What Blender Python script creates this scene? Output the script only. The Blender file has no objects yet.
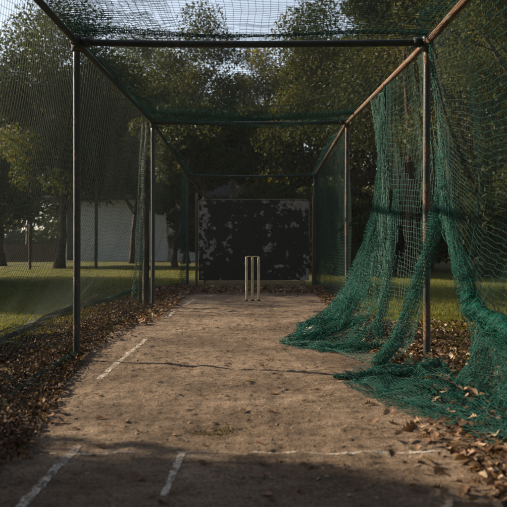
import bpy, math, random
import numpy as np
from mathutils import Vector

SC = bpy.context.scene
COL = SC.collection
rng = np.random.default_rng(7)
F = 800.0; VX = 251.5; VY = 243.0; CH = 0.935      # photograph's focal length in its pixels, vanishing point, eye height


def gx(px, d):
    return (px - VX) * d / F


def gz(py, d):
    return CH - (py - VY) * d / F


# ------------------------------------------------------------------ noise
_tabs = {}


def vnoise(x, y, seed=0):
    if seed not in _tabs:
        _tabs[seed] = np.random.default_rng(1000 + seed).random((256, 256))
    t = _tabs[seed]
    xi = np.floor(x).astype(int); yi = np.floor(y).astype(int)
    fx = x - xi; fy = y - yi
    fx = fx * fx * (3 - 2 * fx); fy = fy * fy * (3 - 2 * fy)
    a = t[xi % 256, yi % 256]; b = t[(xi + 1) % 256, yi % 256]
    c = t[xi % 256, (yi + 1) % 256]; d = t[(xi + 1) % 256, (yi + 1) % 256]
    return (a * (1 - fx) + b * fx) * (1 - fy) + (c * (1 - fx) + d * fx) * fy


def fbm(x, y, seed=0, octv=4):
    s = 0; a = 0.5
    for i in range(octv):
        s = s + a * (vnoise(x * 2 ** i + 17.3 * i, y * 2 ** i + 5.1 * i, seed + i) - 0.5)
        a *= 0.5
    return s


# ------------------------------------------------------------------ mesh helpers
def mesh_obj(name, V, quads=None, tris=None, mat=None, parent=None, smooth=True, tint=None):
    V = np.asarray(V, dtype=np.float32).reshape(-1, 3)
    me = bpy.data.meshes.new(name)
    q = np.zeros((0, 4), int) if quads is None else np.asarray(quads).reshape(-1, 4)
    t = np.zeros((0, 3), int) if tris is None else np.asarray(tris).reshape(-1, 3)
    nq, nt = len(q), len(t)
    me.vertices.add(len(V)); me.vertices.foreach_set('co', V.ravel())
    me.loops.add(nq * 4 + nt * 3)
    me.loops.foreach_set('vertex_index', np.concatenate([q.ravel(), t.ravel()]).astype(np.int32))
    me.polygons.add(nq + nt)
    st = np.concatenate([np.arange(nq) * 4, nq * 4 + np.arange(nt) * 3]).astype(np.int32)
    me.polygons.foreach_set('loop_start', st)
    me.polygons.foreach_set('use_smooth', np.full(nq + nt, smooth))
    if tint is not None:
        at = me.attributes.new('tint', 'FLOAT', 'POINT')
        at.data.foreach_set('value', np.asarray(tint, dtype=np.float32).ravel())
    me.update(calc_edges=True)
    me.validate()
    if mat: me.materials.append(mat)
    o = bpy.data.objects.new(name, me); COL.objects.link(o)
    if parent: o.parent = parent
    return o


class MB:
    """collects shapes into one mesh"""
    def __init__(s): s.V = []; s.Q = []; s.T = []; s.n = 0; s.t = []

    def add(s, V, Q=None, T=None, tint=None):
        V = np.asarray(V, float).reshape(-1, 3)
        s.V.append(V)
        if Q is not None and len(Q): s.Q.append(np.asarray(Q).reshape(-1, 4) + s.n)
        if T is not None and len(T): s.T.append(np.asarray(T).reshape(-1, 3) + s.n)
        s.t.append(np.zeros(len(V)) if tint is None else np.broadcast_to(np.asarray(tint, float), (len(V),)))
        s.n += len(V)

    def build(s, name, mat, parent=None, smooth=True):
        return mesh_obj(name, np.concatenate(s.V), np.concatenate(s.Q) if s.Q else None,
                        np.concatenate(s.T) if s.T else None, mat, parent, smooth, np.concatenate(s.t))


def tube(mb, pts, rad, sides=10, tint=None, cap=True, jit=0.0):
    P = np.asarray(pts, float); m = len(P)
    R = np.broadcast_to(np.asarray(rad, float), (m,))
    T = np.gradient(P, axis=0); T /= np.linalg.norm(T, axis=1, keepdims=True) + 1e-9
    ref = np.array([0, 0, 1.0]) if abs(T[:, 2]).mean() < 0.8 else np.array([1.0, 0, 0])
    A = np.cross(T, ref); A /= np.linalg.norm(A, axis=1, keepdims=True) + 1e-9
    B = np.cross(T, A)
    a = np.arange(sides) * 2 * math.pi / sides
    rr = R[:, None] * (1 + jit * (rng.random((m, sides)) - 0.5))
    V = P[:, None] + rr[..., None] * (np.cos(a)[None, :, None] * A[:, None] + np.sin(a)[None, :, None] * B[:, None])
    i = np.arange(m - 1)[:, None] * sides; j = np.arange(sides)[None]; j2 = (j + 1) % sides
    Q = np.stack([i + j, i + j2, i + sides + j2, i + sides + j], -1).reshape(-1, 4)
    V = V.reshape(-1, 3); Tt = []
    if cap:
        n = len(V); V = np.vstack([V, P[0], P[-1]])
        k = np.arange(sides); k2 = (k + 1) % sides
        Tt = np.vstack([np.stack([k2, k, np.full(sides, n)], 1),
                        np.stack([(m - 1) * sides + k, (m - 1) * sides + k2, np.full(sides, n + 1)], 1)])
    mb.add(V, Q, Tt, tint)


def box(mb, x0, x1, y0, y1, z0, z1, tint=None):
    V = [(x, y, z) for z in (z0, z1) for y in (y0, y1) for x in (x0, x1)]
    Q = [(0, 2, 3, 1), (4, 5, 7, 6), (0, 1, 5, 4), (2, 6, 7, 3), (0, 4, 6, 2), (1, 3, 7, 5)]
    mb.add(V, Q, None, tint)


def bbox_bevel(name, x0, x1, y0, y1, z0, z1, mat, parent, w=0.008):
    mb = MB(); box(mb, x0, x1, y0, y1, z0, z1)
    o = mb.build(name, mat, parent, False)
    md = o.modifiers.new('bevel', 'BEVEL'); md.width = w; md.segments = 2
    return o


def thing(name, label, cat, loc=(0, 0, 0), group=None):
    o = bpy.data.objects.new(name, None); COL.objects.link(o)
    o.location = loc; o.empty_display_size = 0.2
    o['label'] = label; o['category'] = cat
    if group: o['group'] = group
    return o


def tag(o, label=None, cat=None, group=None, kind=None):
    if label: o['label'] = label
    if cat: o['category'] = cat
    if group: o['group'] = group
    if kind: o['kind'] = kind
    return o


def keep_world(o, parent):
    """parent a mesh that was written in world coordinates under a thing standing at its own base"""
    o.parent = parent
    o.matrix_parent_inverse = parent.matrix_basis.inverted()
    return o


# ------------------------------------------------------------------ materials
def nodes(name):
    m = bpy.data.materials.new(name); m.use_nodes = True
    nt = m.node_tree; nt.nodes.clear()
    out = nt.nodes.new('ShaderNodeOutputMaterial')
    return m, nt, out


def N(nt, t, **kw):
    n = nt.nodes.new(t)
    for k, v in kw.items():
        if k.startswith('i_'):
            n.inputs[k[2:].replace('_', ' ')].default_value = v
        else:
            setattr(n, k, v)
    return n


def ramp(nt, stops, fac):
    r = nt.nodes.new('ShaderNodeValToRGB')
    e = r.color_ramp.elements
    while len(e) < len(stops): e.new(0.5)
    for k, (p, c) in enumerate(stops):
        e[k].position = p; e[k].color = (*c, 1) if len(c) == 3 else c
    nt.links.new(fac, r.inputs[0])
    return r.outputs[0]


def noise(nt, scale, detail=5, rough=0.6, vec=None, mapping=None):
    n = N(nt, 'ShaderNodeTexNoise'); n.inputs['Scale'].default_value = scale
    n.inputs['Detail'].default_value = detail; n.inputs['Roughness'].default_value = rough
    if vec is None:
        tc = N(nt, 'ShaderNodeTexCoord'); vec = tc.outputs['Object']
        if mapping:
            mp = N(nt, 'ShaderNodeMapping'); mp.inputs['Scale'].default_value = mapping
            nt.links.new(vec, mp.inputs[0]); vec = mp.outputs[0]
    nt.links.new(vec, n.inputs['Vector'])
    return n.outputs['Fac']


def mixc(nt, a, b, fac, blend='MIX'):
    m = N(nt, 'ShaderNodeMix', data_type='RGBA', blend_type=blend)
    for s, v in ((6, a), (7, b)):
        if isinstance(v, tuple): m.inputs[s].default_value = (*v, 1)
        else: nt.links.new(v, m.inputs[s])
    if isinstance(fac, (int, float)): m.inputs[0].default_value = fac
    else: nt.links.new(fac, m.inputs[0])
    return m.outputs[2]


def mathn(nt, op, a, b=None):
    m = N(nt, 'ShaderNodeMath', operation=op)
    for s, v in ((0, a), (1, b)):
        if v is None: continue
        if isinstance(v, (int, float)): m.inputs[s].default_value = v
        else: nt.links.new(v, m.inputs[s])
    return m.outputs[0]


def principled(nt, out, color, rough=0.7, metal=0.0, bump=None, strength=0.3, dist=0.01, spec=0.4):
    p = N(nt, 'ShaderNodeBsdfPrincipled')
    if isinstance(color, tuple): p.inputs['Base Color'].default_value = (*color, 1)
    else: nt.links.new(color, p.inputs['Base Color'])
    if isinstance(rough, (int, float)): p.inputs['Roughness'].default_value = rough
    else: nt.links.new(rough, p.inputs['Roughness'])
    p.inputs['Metallic'].default_value = metal
    p.inputs['Specular IOR Level'].default_value = spec
    if bump is not None:
        b = N(nt, 'ShaderNodeBump'); b.inputs['Strength'].default_value = strength
        b.inputs['Distance'].default_value = dist
        nt.links.new(bump, b.inputs['Height']); nt.links.new(b.outputs[0], p.inputs['Normal'])
    nt.links.new(p.outputs[0], out.inputs[0])
    return p


def mat_pitch():
    m, nt, out = nodes('packed_dirt')
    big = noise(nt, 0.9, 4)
    mid = noise(nt, 6, 8, 0.72, mapping=(.5, 1.5, 1))
    fine = noise(nt, 70, 6, 0.7)
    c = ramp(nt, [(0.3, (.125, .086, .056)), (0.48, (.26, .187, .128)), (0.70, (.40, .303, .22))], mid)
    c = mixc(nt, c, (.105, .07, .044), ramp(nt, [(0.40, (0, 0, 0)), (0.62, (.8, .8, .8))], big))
    c = mixc(nt, c, ramp(nt, [(0.34, (.30, .28, .26)), (0.52, (1, 1, 1)), (.72, (1.5, 1.45, 1.38))], fine), 1.0, 'MULTIPLY')
    spk = noise(nt, 26, 3, 0.8)
    c = mixc(nt, c, (.06, .038, .022), ramp(nt, [(0.63, (0, 0, 0)), (0.70, (.45, .45, .45))], spk))
    h = mathn(nt, 'ADD', fine, mathn(nt, 'MULTIPLY', noise(nt, 200, 3), .5))
    principled(nt, out, c, 0.93, bump=h, strength=1.0, dist=0.035, spec=.2)
    return m


def mat_ground():
    m, nt, out = nodes('lawn_soil')
    a = noise(nt, 0.35, 4); b = noise(nt, 9, 6, .7)
    c = ramp(nt, [(0.3, (.035, .043, .009)), (.5, (.06, .066, .012)), (.7, (.09, .083, .018))], b)
    c = mixc(nt, c, (.07, .05, .025), ramp(nt, [(.5, (0, 0, 0)), (.75, (.8, .8, .8))], a))
    principled(nt, out, c, 0.95, bump=b, strength=.8, dist=.04, spec=.15)
    return m


def mat_leaf(name, stops, trans=0.35, rough=0.6):
    m, nt, out = nodes(name)
    at = N(nt, 'ShaderNodeAttribute', attribute_name='tint')
    c = ramp(nt, stops, at.outputs['Fac'])
    p = N(nt, 'ShaderNodeBsdfPrincipled'); nt.links.new(c, p.inputs['Base Color'])
    p.inputs['Roughness'].default_value = rough; p.inputs['Specular IOR Level'].default_value = .12
    if trans > 0:
        t = N(nt, 'ShaderNodeBsdfTranslucent')
        nt.links.new(mixc(nt, c, (1.6, 1.45, .7), 1.0, 'MULTIPLY'), t.inputs[0])
        mx = N(nt, 'ShaderNodeMixShader'); mx.inputs[0].default_value = trans
        nt.links.new(p.outputs[0], mx.inputs[1]); nt.links.new(t.outputs[0], mx.inputs[2])
        nt.links.new(mx.outputs[0], out.inputs[0])
    else:
        nt.links.new(p.outputs[0], out.inputs[0])
    return m


def mat_bark(name, c0, c1):
    m, nt, out = nodes(name)
    n = noise(nt, 7, 6, .7, mapping=(1, 1, .25))
    c = ramp(nt, [(.35, c0), (.65, c1)], n)
    principled(nt, out, c, .9, bump=n, strength=.9, dist=.04, spec=.2)
    return m


def mat_steel(name, rustiness):
    m, nt, out = nodes(name)
    a = noise(nt, 7, 7, .72); b = noise(nt, 70, 4, .7)
    f = mathn(nt, 'ADD', mathn(nt, 'MULTIPLY', a, .75), mathn(nt, 'MULTIPLY', b, .25))
    paint = mixc(nt, (.012, .016, .014) if rustiness < .6 else (.06, .055, .048), (.034, .040, .036) if rustiness < .6 else (.16, .145, .125), b)
    rust = ramp(nt, [(.3, (.05, .026, .015)), (.55, (.13, .068, .036)), (.75, (.25, .16, .095))], b)
    lo = .62 - .3 * rustiness
    fac = ramp(nt, [(lo, (0, 0, 0)), (lo + .09, (1, 1, 1))], f)
    c = mixc(nt, paint, rust, fac)
    r = mixc(nt, (.42, .42, .42), (.88, .88, .88), fac)
    principled(nt, out, c, r, .0, bump=f, strength=.4, dist=.006, spec=.3)
    return m


def mat_net(name, base, fade, fadeamt=.5):
    m, nt, out = nodes(name)
    n = noise(nt, 1.7, 5, .65)
    n2 = noise(nt, 40, 2, .6)
    c = mixc(nt, base, fade, ramp(nt, [(.45, (0, 0, 0)), (.75, (fadeamt,) * 3)], n))
    c = mixc(nt, c, ramp(nt, [(.35, (.6, .6, .6)), (.65, (1.25, 1.25, 1.25))], n2), 1.0, 'MULTIPLY')
    principled(nt, out, c, .5, spec=.16)
    return m


def mat_simple(name, c0, c1, scale=8, rough=.8, strength=.3, dist=.01, mapping=None, spec=.3):
    m, nt, out = nodes(name)
    n = noise(nt, scale, 5, .65, mapping=mapping)
    principled(nt, out, ramp(nt, [(.3, c0), (.7, c1)], n), rough, bump=n, strength=strength, dist=dist, spec=spec)
    return m


def mat_chalk():
    m, nt, out = nodes('worn_chalk')
    a = noise(nt, 14, 6, .8); b = noise(nt, 110, 4, .75)
    f = mathn(nt, 'ADD', mathn(nt, 'MULTIPLY', a, .5), mathn(nt, 'MULTIPLY', b, .6))
    p = N(nt, 'ShaderNodeBsdfPrincipled'); p.inputs['Roughness'].default_value = .9
    nt.links.new(mixc(nt, (.38, .33, .27), (.56, .52, .46), b), p.inputs['Base Color'])
    t = N(nt, 'ShaderNodeBsdfTransparent')
    mx = N(nt, 'ShaderNodeMixShader')
    nt.links.new(ramp(nt, [(.51, (0, 0, 0)), (.60, (.75, .75, .75))], f), mx.inputs[0])
    nt.links.new(t.outputs[0], mx.inputs[1]); nt.links.new(p.outputs[0], mx.inputs[2])
    nt.links.new(mx.outputs[0], out.inputs[0])
    return m


def mat_board():
    m, nt, out = nodes('peeling_black_paint')
    a = noise(nt, 8.0, 8, .70); b = noise(nt, 1.5, 3, .5); c3 = noise(nt, 30, 4, .6)
    tc = N(nt, 'ShaderNodeTexCoord'); sp = N(nt, 'ShaderNodeSeparateXYZ'); nt.links.new(tc.outputs['Object'], sp.inputs[0])
    # wear gathers towards the two sides and the top of the board
    ex = mathn(nt, 'POWER', mathn(nt, 'ABSOLUTE', mathn(nt, 'DIVIDE', sp.outputs[0], 1.14)), 5)
    ez = mathn(nt, 'POWER', mathn(nt, 'ABSOLUTE', mathn(nt, 'DIVIDE', mathn(nt, 'SUBTRACT', sp.outputs[2], .85), .95)), 8)
    f = mathn(nt, 'ADD', mathn(nt, 'ADD', mathn(nt, 'MULTIPLY', a, .8), mathn(nt, 'MULTIPLY', b, .35)),
              mathn(nt, 'ADD', mathn(nt, 'MULTIPLY', ex, .07), mathn(nt, 'MULTIPLY', ez, .05)))
    for cx, cz, rx_, rz_ in ((.22, .86, .16, .11), (-.93, .78, .15, .24), (-.55, .75, .12, .17), (.74, 1.30, .22, .07), (-1.0, 1.45, .10, .30), (.28, 1.25, .07, .17), (.95, 1.72, .2, .08), (.5, .45, .12, .05)):
        mp = N(nt, 'ShaderNodeMapping', vector_type='TEXTURE'); mp.inputs['Location'].default_value = (cx, 0, cz); mp.inputs['Scale'].default_value = (rx_, 1, rz_)
        nt.links.new(tc.outputs['Object'], mp.inputs[0])
        ln = N(nt, 'ShaderNodeVectorMath', operation='LENGTH'); nt.links.new(mp.outputs[0], ln.inputs[0])
        g = N(nt, 'ShaderNodeMapRange'); nt.links.new(ln.outputs['Value'], g.inputs[0])
        g.inputs[1].default_value = .3; g.inputs[2].default_value = 1.5; g.inputs[3].default_value = .085; g.inputs[4].default_value = 0
        f = mathn(nt, 'ADD', f, g.outputs[0])
    fac = ramp(nt, [(.668, (0, 0, 0)), (.682, (1, 1, 1))], f)
    under = ramp(nt, [(.3, (.10, .09, .075)), (.7, (.26, .235, .20))], c3)
    black = mixc(nt, (.005, .006, .005), (.011, .012, .010), c3)
    principled(nt, out, mixc(nt, black, under, fac), mixc(nt, (.75,) * 3, (.9,) * 3, fac),
               bump=mathn(nt, 'SUBTRACT', mathn(nt, 'MULTIPLY', c3, .2), fac), strength=.5, dist=.004, spec=.3)
    return m


M = {}
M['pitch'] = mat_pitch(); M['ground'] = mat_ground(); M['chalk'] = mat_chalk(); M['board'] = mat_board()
M['steel'] = mat_steel('dark_painted_steel', .25)
M['rust'] = mat_steel('rusty_steel', .42); M['rail_rust'] = mat_steel('rusty_rail_steel', .70)
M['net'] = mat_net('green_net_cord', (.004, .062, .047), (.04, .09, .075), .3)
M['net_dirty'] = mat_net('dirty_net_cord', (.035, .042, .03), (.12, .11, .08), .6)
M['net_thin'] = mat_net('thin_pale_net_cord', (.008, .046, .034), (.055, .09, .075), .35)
M['net_dark'] = mat_net('shaded_net_cord', (.006, .036, .026), (.02, .05, .04), .3)  # same green cord, with shade put into a darker colour
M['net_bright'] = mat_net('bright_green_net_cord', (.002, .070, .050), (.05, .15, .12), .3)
M['green'] = mat_leaf('tree_leaves_green', [(0, (.014, .025, .008)), (.45, (.032, .046, .011)), (.75, (.062, .068, .014)), (1, (.12, .10, .02))])
M['autumn'] = mat_leaf('tree_leaves_autumn', [(0, (.018, .028, .008)), (.35, (.042, .050, .011)), (.7, (.085, .080, .015)), (1, (.16, .12, .024))])
M['dark'] = mat_leaf('tree_leaves_dark', [(0, (.014, .022, .007)), (.6, (.032, .042, .011)), (1, (.075, .068, .016))], .25)
M['litter'] = mat_leaf('dead_leaves', [(0, (.030, .018, .011)), (.35, (.075, .044, .026)), (.65, (.15, .088, .052)), (.88, (.28, .19, .125)), (1, (.42, .34, .25))], .12, .7)
M['grass'] = mat_leaf('grass_blades', [(0, (.028, .040, .005)), (.5, (.082, .086, .007)), (1, (.18, .16, .018))], .4)
M['weed'] = mat_leaf('dry_weeds', [(0, (.035, .026, .012)), (.6, (.08, .062, .025)), (1, (.16, .13, .035))], .2)
M['bark'] = mat_bark('dark_bark', (.018, .014, .010), (.07, .055, .04))
M['bark_tan'] = mat_bark('tan_bark', (.03, .018, .012), (.085, .045, .028))
M['bark_pale'] = mat_bark('pale_bark', (.14, .13, .11), (.36, .34, .30))
M['wall'] = mat_simple('pale_render', (.36, .385, .39), (.47, .49, .49), 1.2, .85, .1)
M['roof'] = mat_simple('slate_roof', (.03, .03, .032), (.07, .068, .066), 3, .8)
M['trim'] = mat_simple('white_trim', (.55, .56, .56), (.7, .7, .7), 6, .6)
M['void'] = mat_simple('dark_doorway', (.012, .016, .014), (.025, .03, .026), 5, .5)
M['wood'] = mat_simple('weathered_wood', (.05, .036, .024), (.13, .095, .06), 10, .85, mapping=(1, 1, .12))
M['stump'] = mat_simple('cream_varnished_ash', (.26, .185, .09), (.52, .40, .22), 9, .55, .2, .003, mapping=(3, 3, 1.2), spec=.5)
M['beam'] = mat_simple('tan_timber', (.10, .07, .04), (.24, .17, .10), 6, .85, mapping=(.3, 1, 1))
M['rubber'] = mat_simple('black_base', (.01, .01, .01), (.03, .028, .025), 20, .7)
M['crumb'] = mat_simple('soil_clods', (.13, .088, .056), (.28, .20, .135), 40, .95)
M['clay'] = mat_simple('pale_concrete', (.20, .21, .19), (.34, .35, .32), 18, .9, .6, .01)


# ------------------------------------------------------------------ ground
def pitch_h(x, y):
    h = .013 * fbm(x * 1.1, y * .8, 1, 3)
    for cx, cy, rx, ry, dp in ((-.14, 4.05, .24, .26, .022), (.2, 11.6, .3, .5, .025), (-.25, 11.0, .25, .4, .018), (.35, 5.2, .22, .3, .014), (-.45, 6.6, .2, .35, .014)):
        h = h - dp * np.exp(-((x - cx) / rx) ** 2 - ((y - cy) / ry) ** 2) * (1 + 1.5 * fbm(x * 9, y * 9, 95, 2))
    h = h + .024 * fbm(x * 6, y * 5.5, 5, 5)
    r = fbm(x * 11, y * 11, 12, 4)
    h = h + .045 * np.clip(r - .09, 0, .2)
    st = fbm(x * 9 + y * 2, y * 16 + x * 3, 82, 3)
    h = h + .022 * np.clip(st, -.12, .2) + .010 * fbm(x * 24, y * 30, 88, 3)
    r2 = fbm(x * 5 + 9, y * 9, 22, 4)
    h = h - .012 * np.clip(r2 - .06, 0, .12)
    return h


xs = np.linspace(-1.55, 1.55, 340)
ys = np.exp(np.linspace(math.log(1.6), math.log(17.4), 1200))
Xg, Yg = np.meshgrid(xs, ys)
edge = 1.36 + .35 * fbm(np.abs(Yg) * .9, np.sign(Xg) * 3 + 7, 33, 3)
Zg = pitch_h(Xg, Yg) - .05 * np.clip((np.abs(Xg) - edge) / .12, 0, 1)
n, k = Xg.shape
idx = np.arange(n * k).reshape(n, k)
Q = np.stack([idx[:-1, :-1], idx[:-1, 1:], idx[1:, 1:], idx[1:, :-1]], -1).reshape(-1, 4)
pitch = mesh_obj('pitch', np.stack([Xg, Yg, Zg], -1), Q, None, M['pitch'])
tag(pitch, kind='structure')


def ground_h(x, y):
    base = .05 * fbm(x * .4, y * .4, 41, 3) - .012
    under = np.clip((2.0 - np.abs(x)) / .4, 0, 1) * ((y > 0) & (y < 17.8))
    base = base * (1 - under) - .03 * under
    return base


gxs = np.concatenate([-np.geomspace(150, 9, 22), np.linspace(-8.6, 8.6, 130), np.geomspace(9, 150, 22)])
gys = np.concatenate([np.linspace(-60, 0, 12), np.linspace(.6, 24, 170), np.geomspace(24.6, 260, 40)])
Xg, Yg = np.meshgrid(gxs, gys)
Zg = ground_h(Xg, Yg)
n, k = Xg.shape
idx = np.arange(n * k).reshape(n, k)
Q = np.stack([idx[:-1, :-1], idx[:-1, 1:], idx[1:, 1:], idx[1:, :-1]], -1).reshape(-1, 4)
tag(mesh_obj('ground', np.stack([Xg, Yg, Zg], -1), Q, None, M['ground']), kind='structure')


def mark(name, p0, p1, w, seed):
    """a chalk stripe laid on the pitch"""
    p0 = np.array(p0, float); p1 = np.array(p1, float)
    L = np.linalg.norm(p1 - p0); t = (p1 - p0) / L; s = np.array([-t[1], t[0]])
    nu = int(L / .015) + 2; nv = 7
    u = np.linspace(0, L, nu)[:, None]; v = np.linspace(-.5, .5, nv)[None]
    wv = w * (1 + .35 * fbm(u * 6, u * 0 + seed, 50, 3))
    off = .02 * fbm(u * 1.5, u * 0 + seed + 5, 52, 2)
    X = p0[0] + t[0] * u + s[0] * (v * wv + off); Y = p0[1] + t[1] * u + s[1] * (v * wv + off)
    Z = pitch_h(X, Y) + .004
    i = np.arange(nu * nv).reshape(nu, nv)
    Q = np.stack([i[:-1, :-1], i[:-1, 1:], i[1:, 1:], i[1:, :-1]], -1).reshape(-1, 4)
    tag(mesh_obj(name, np.stack([X, Y, Z], -1), Q, None, M['chalk']), kind='structure')


mark('painted_crease', (-.95, 3.57), (-.52, 3.56), .016, 1)
mark('painted_crease', (-.33, 3.56), (.86, 3.55), .022, 2)
mark('painted_line', (-.80, 3.68), (-.82, 2.4), .040, 3)
mark('painted_line', (-.30, 3.56), (-.325, 2.95), .03, 4)
mark('painted_line', (-1.02, 7.7), (-1.05, 5.5), .040, 5)
mark('painted_line', (-1.05, 10.9), (-1.06, 9.9), .045, 6)
mark('painted_line', (-.93, 13.2), (-1.0, 12.1), .045, 7)

# ------------------------------------------------------------------ cage frame
HT = {1.3: 2.5, 6.4: 2.54, 11.5: 2.67, 17.6: 2.43}
LX = {1.3: -1.4, 6.4: -1.40, 11.5: -1.42, 17.6: -1.41}
RX = {1.3: 1.4, 6.4: 1.405, 11.5: 1.375, 17.6: 1.395}
DS = sorted(HT)
frame = thing('cage_frame', 'tall open frame of dark and rusty steel tubes spanning the whole dirt pitch', 'frame')


def tube_obj(name, pts, r, mat, parent, sides=16, sub=10):
    P = np.asarray(pts, float)
    t = np.linspace(0, len(P) - 1, sub * (len(P) - 1) + 1)
    Pp = np.stack([np.interp(t, np.arange(len(P)), P[:, c]) for c in range(3)], 1)
    mb = MB(); tube(mb, Pp, r, sides)
    return mb.build(name, mat, parent)


def clamp(x, d, z):
    mb = MB()
    tube(mb, [(x, d, z - .075), (x, d, z - .07), (x, d, z + .045), (x, d, z + .05)], [.036, .041, .041, .036], 16)
    tube(mb, [(x - .05 * np.sign(x), d, z), (x - .11 * np.sign(x), d, z)], .040, 14)
    tube(mb, [(x, d - .06, z), (x, d + .06, z)], .0385, 14)
    tube(mb, [(x, d - .052, z - .04), (x, d - .046, z - .04)], .012, 6)
    mb.build('joint', M['steel'], frame)


for d in DS:
    lm = M['steel']
    tube_obj('post', [(LX[d], d, -.15), (LX[d] + .004, d, 1.2), (LX[d], d, HT[d])], .029, lm, frame)
    tube_obj('post', [(RX[d], d, -.15), (RX[d] - .006, d, 1.3), (RX[d], d, HT[d])], .029, M['rust'], frame)
    sag = .015 if d != 17.6 else .03
    tube_obj('crossbar', [(LX[d], d, HT[d]), (LX[d] * .5, d, HT[d] - sag * .8), (0, d, HT[d] - sag), (RX[d] * .5, d, HT[d] - sag * .7), (RX[d], d, HT[d])], .028 if d < 12 else .024, M['steel'], frame)
    clamp(LX[d], d, HT[d]); clamp(RX[d], d, HT[d])
for a, b in zip(DS[:-1], DS[1:]):
    tube_obj('top_rail', [(LX[a], a, HT[a]), (LX[b], b, HT[b])], .026, M['steel'], frame)
    tube_obj('top_rail', [(RX[a], a, HT[a]), (RX[b], b, HT[b])], .026, M['rail_rust'], frame)


# ------------------------------------------------------------------ nets
def grid_tubes(mb, P, r, mask=None):
    """every row of P (n, m, 3) becomes a thin three sided cord"""
    n, m, _ = P.shape
    T = np.gradient(P, axis=1); T /= np.linalg.norm(T, axis=2, keepdims=True) + 1e-9
    ref = np.array([.31, .52, .79]); ref /= np.linalg.norm(ref)
    A = np.cross(T, ref); A /= np.linalg.norm(A, axis=2, keepdims=True) + 1e-9
    B = np.cross(T, A)
    a = np.arange(3) * 2 * math.pi / 3
    V = P[:, :, None] + r * (np.cos(a)[None, None, :, None] * A[:, :, None] + np.sin(a)[None, None, :, None] * B[:, :, None])
    base = (np.arange(n)[:, None] * m + np.arange(m - 1)[None])
    if mask is not None: base = base[mask]
    base = base.reshape(-1, 1) * 3
    j = np.arange(3)[None]; j2 = (j + 1) % 3
    Q = np.stack([base + j, base + j2, base + 3 + j2, base + 3 + j], -1).reshape(-1, 4)
    mb.add(V.reshape(-1, 3), Q)


def net(mb, P, r=.0016, loss=.004, torn=0.0):
    """P (nu, nv, 3): cords along both directions, a few of them broken, torn: share of it ripped into holes"""
    nu, nv, _ = P.shape
    m1 = rng.random((nu, nv - 1)) > loss; m2 = rng.random((nv, nu - 1)) > loss
    if torn > 0:
        o = rng.random() * 50
        a, b = np.meshgrid(np.arange(nu), np.arange(nv), indexing='ij')
        f = fbm(a * .16 + o, b * .16 + o, 777, 3); keep = f < np.quantile(f, 1 - torn)
        m1 &= keep[:, :-1]; m2 &= keep.T[:, :-1]
    grid_tubes(mb, P, r, m1)
    Pt = np.ascontiguousarray(P.transpose(1, 0, 2))
    grid_tubes(mb, Pt, r, m2)


def catmull(P, t):
    """P (k, ...) control values, t in 0..k-1"""
    k = len(P); i = np.clip(np.floor(t).astype(int), 0, k - 2); f = (t - i)
    sh = (len(t),) + (1,) * (P.ndim - 1); f = f.reshape(sh)
    p0 = P[np.clip(i - 1, 0, k - 1)]; p1 = P[i]; p2 = P[i + 1]; p3 = P[np.clip(i + 2, 0, k - 1)]
    return .5 * (2 * p1 + (p2 - p0) * f + (2 * p0 - 5 * p1 + 4 * p2 - p3) * f * f + (3 * p1 - p0 - 3 * p2 + p3) * f ** 3)


def drape(guides, nu, nv, wr=.03, seed=0, floor=None, freq=(5, 4)):
    G = np.asarray(guides, float)
    A = catmull(G, np.linspace(0, len(G) - 1, nu))
    B = catmull(A.transpose(1, 0, 2), np.linspace(0, G.shape[1] - 1, nv)).transpose(1, 0, 2)
    u = np.linspace(0, freq[0], nu)[:, None] + np.zeros((1, nv)); v = np.linspace(0, freq[1], nv)[None] + np.zeros((nu, 1))
    w = np.linspace(0, 1, nv)[None] ** .5
    for c in range(3):
        B[..., c] += wr * w * 2 * fbm(u * 2 + c * 13, v, 60 + seed + c * 7, 4)
    if floor is not None:
        fl = pitch_h(B[..., 0], B[..., 1]) + .006
        low = np.clip((fl + .02) - B[..., 2], 0, None)
        B[..., 2] = np.where(B[..., 2] < fl, fl + .25 * np.abs(fbm(u * 5, v * 6, 90 + seed, 3)) * np.minimum(low + .1, .25), B[..., 2])
    return B


def bundle(mb, ctrl, R, turns=4, cell=.03, seed=0, r=.0017, flat=1.0, squash=(1, 1, 1)):
    """a length of net bunched together along a curve"""
    C = np.asarray(ctrl, float); k = len(C); cell = cell * .8; r = r * .75
    Rr = np.asarray(R, float) if np.ndim(R) else np.full(k, R)
    L = np.linalg.norm(np.diff(C, axis=0), axis=1).sum()
    nu = max(8, int(L / cell))
    t = np.linspace(0, k - 1, nu)
    P = catmull(C, t); rad = np.interp(t, np.arange(k), Rr)
    nv = max(10, int(turns * 2 * math.pi * rad.mean() / cell * 1.2))
    a = np.linspace(0, turns * 2 * math.pi, nv)
    T = np.gradient(P, axis=0); T /= np.linalg.norm(T, axis=1, keepdims=True) + 1e-9
    ref = np.array([.2, .3, .93])
    if abs(T[:, 2]).mean() > .8: ref = np.array([.9, .35, .1])
    A = np.cross(T, ref); A /= np.linalg.norm(A, axis=1, keepdims=True); Bv = np.cross(T, A)
    u = np.linspace(0, L * 7, nu)[:, None]; v = np.linspace(0, turns * 5, nv)[None]
    rr = rad[:, None] * (.15 + 1.7 * np.clip(.5 + fbm(u + 0 * v, v + 0 * u, 120 + seed, 3) * 1.4, 0, 1) * (0.45 + .55 * np.linspace(0, 1, nv)[None]))
    ang = a[None] + 1.5 * fbm(u * .6 + 0 * v, v * .5 + 0 * u, 140 + seed, 2) + u * .12
    S = P[:, None] + rr[..., None] * (np.cos(ang)[..., None] * A[:, None] + flat * np.sin(ang)[..., None] * Bv[:, None])
    S += (rng.random(S.shape) - .5) * cell * .5
    S[..., 2] = np.maximum(S[..., 2], .008)
    net(mb, S, r, .02)


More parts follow.
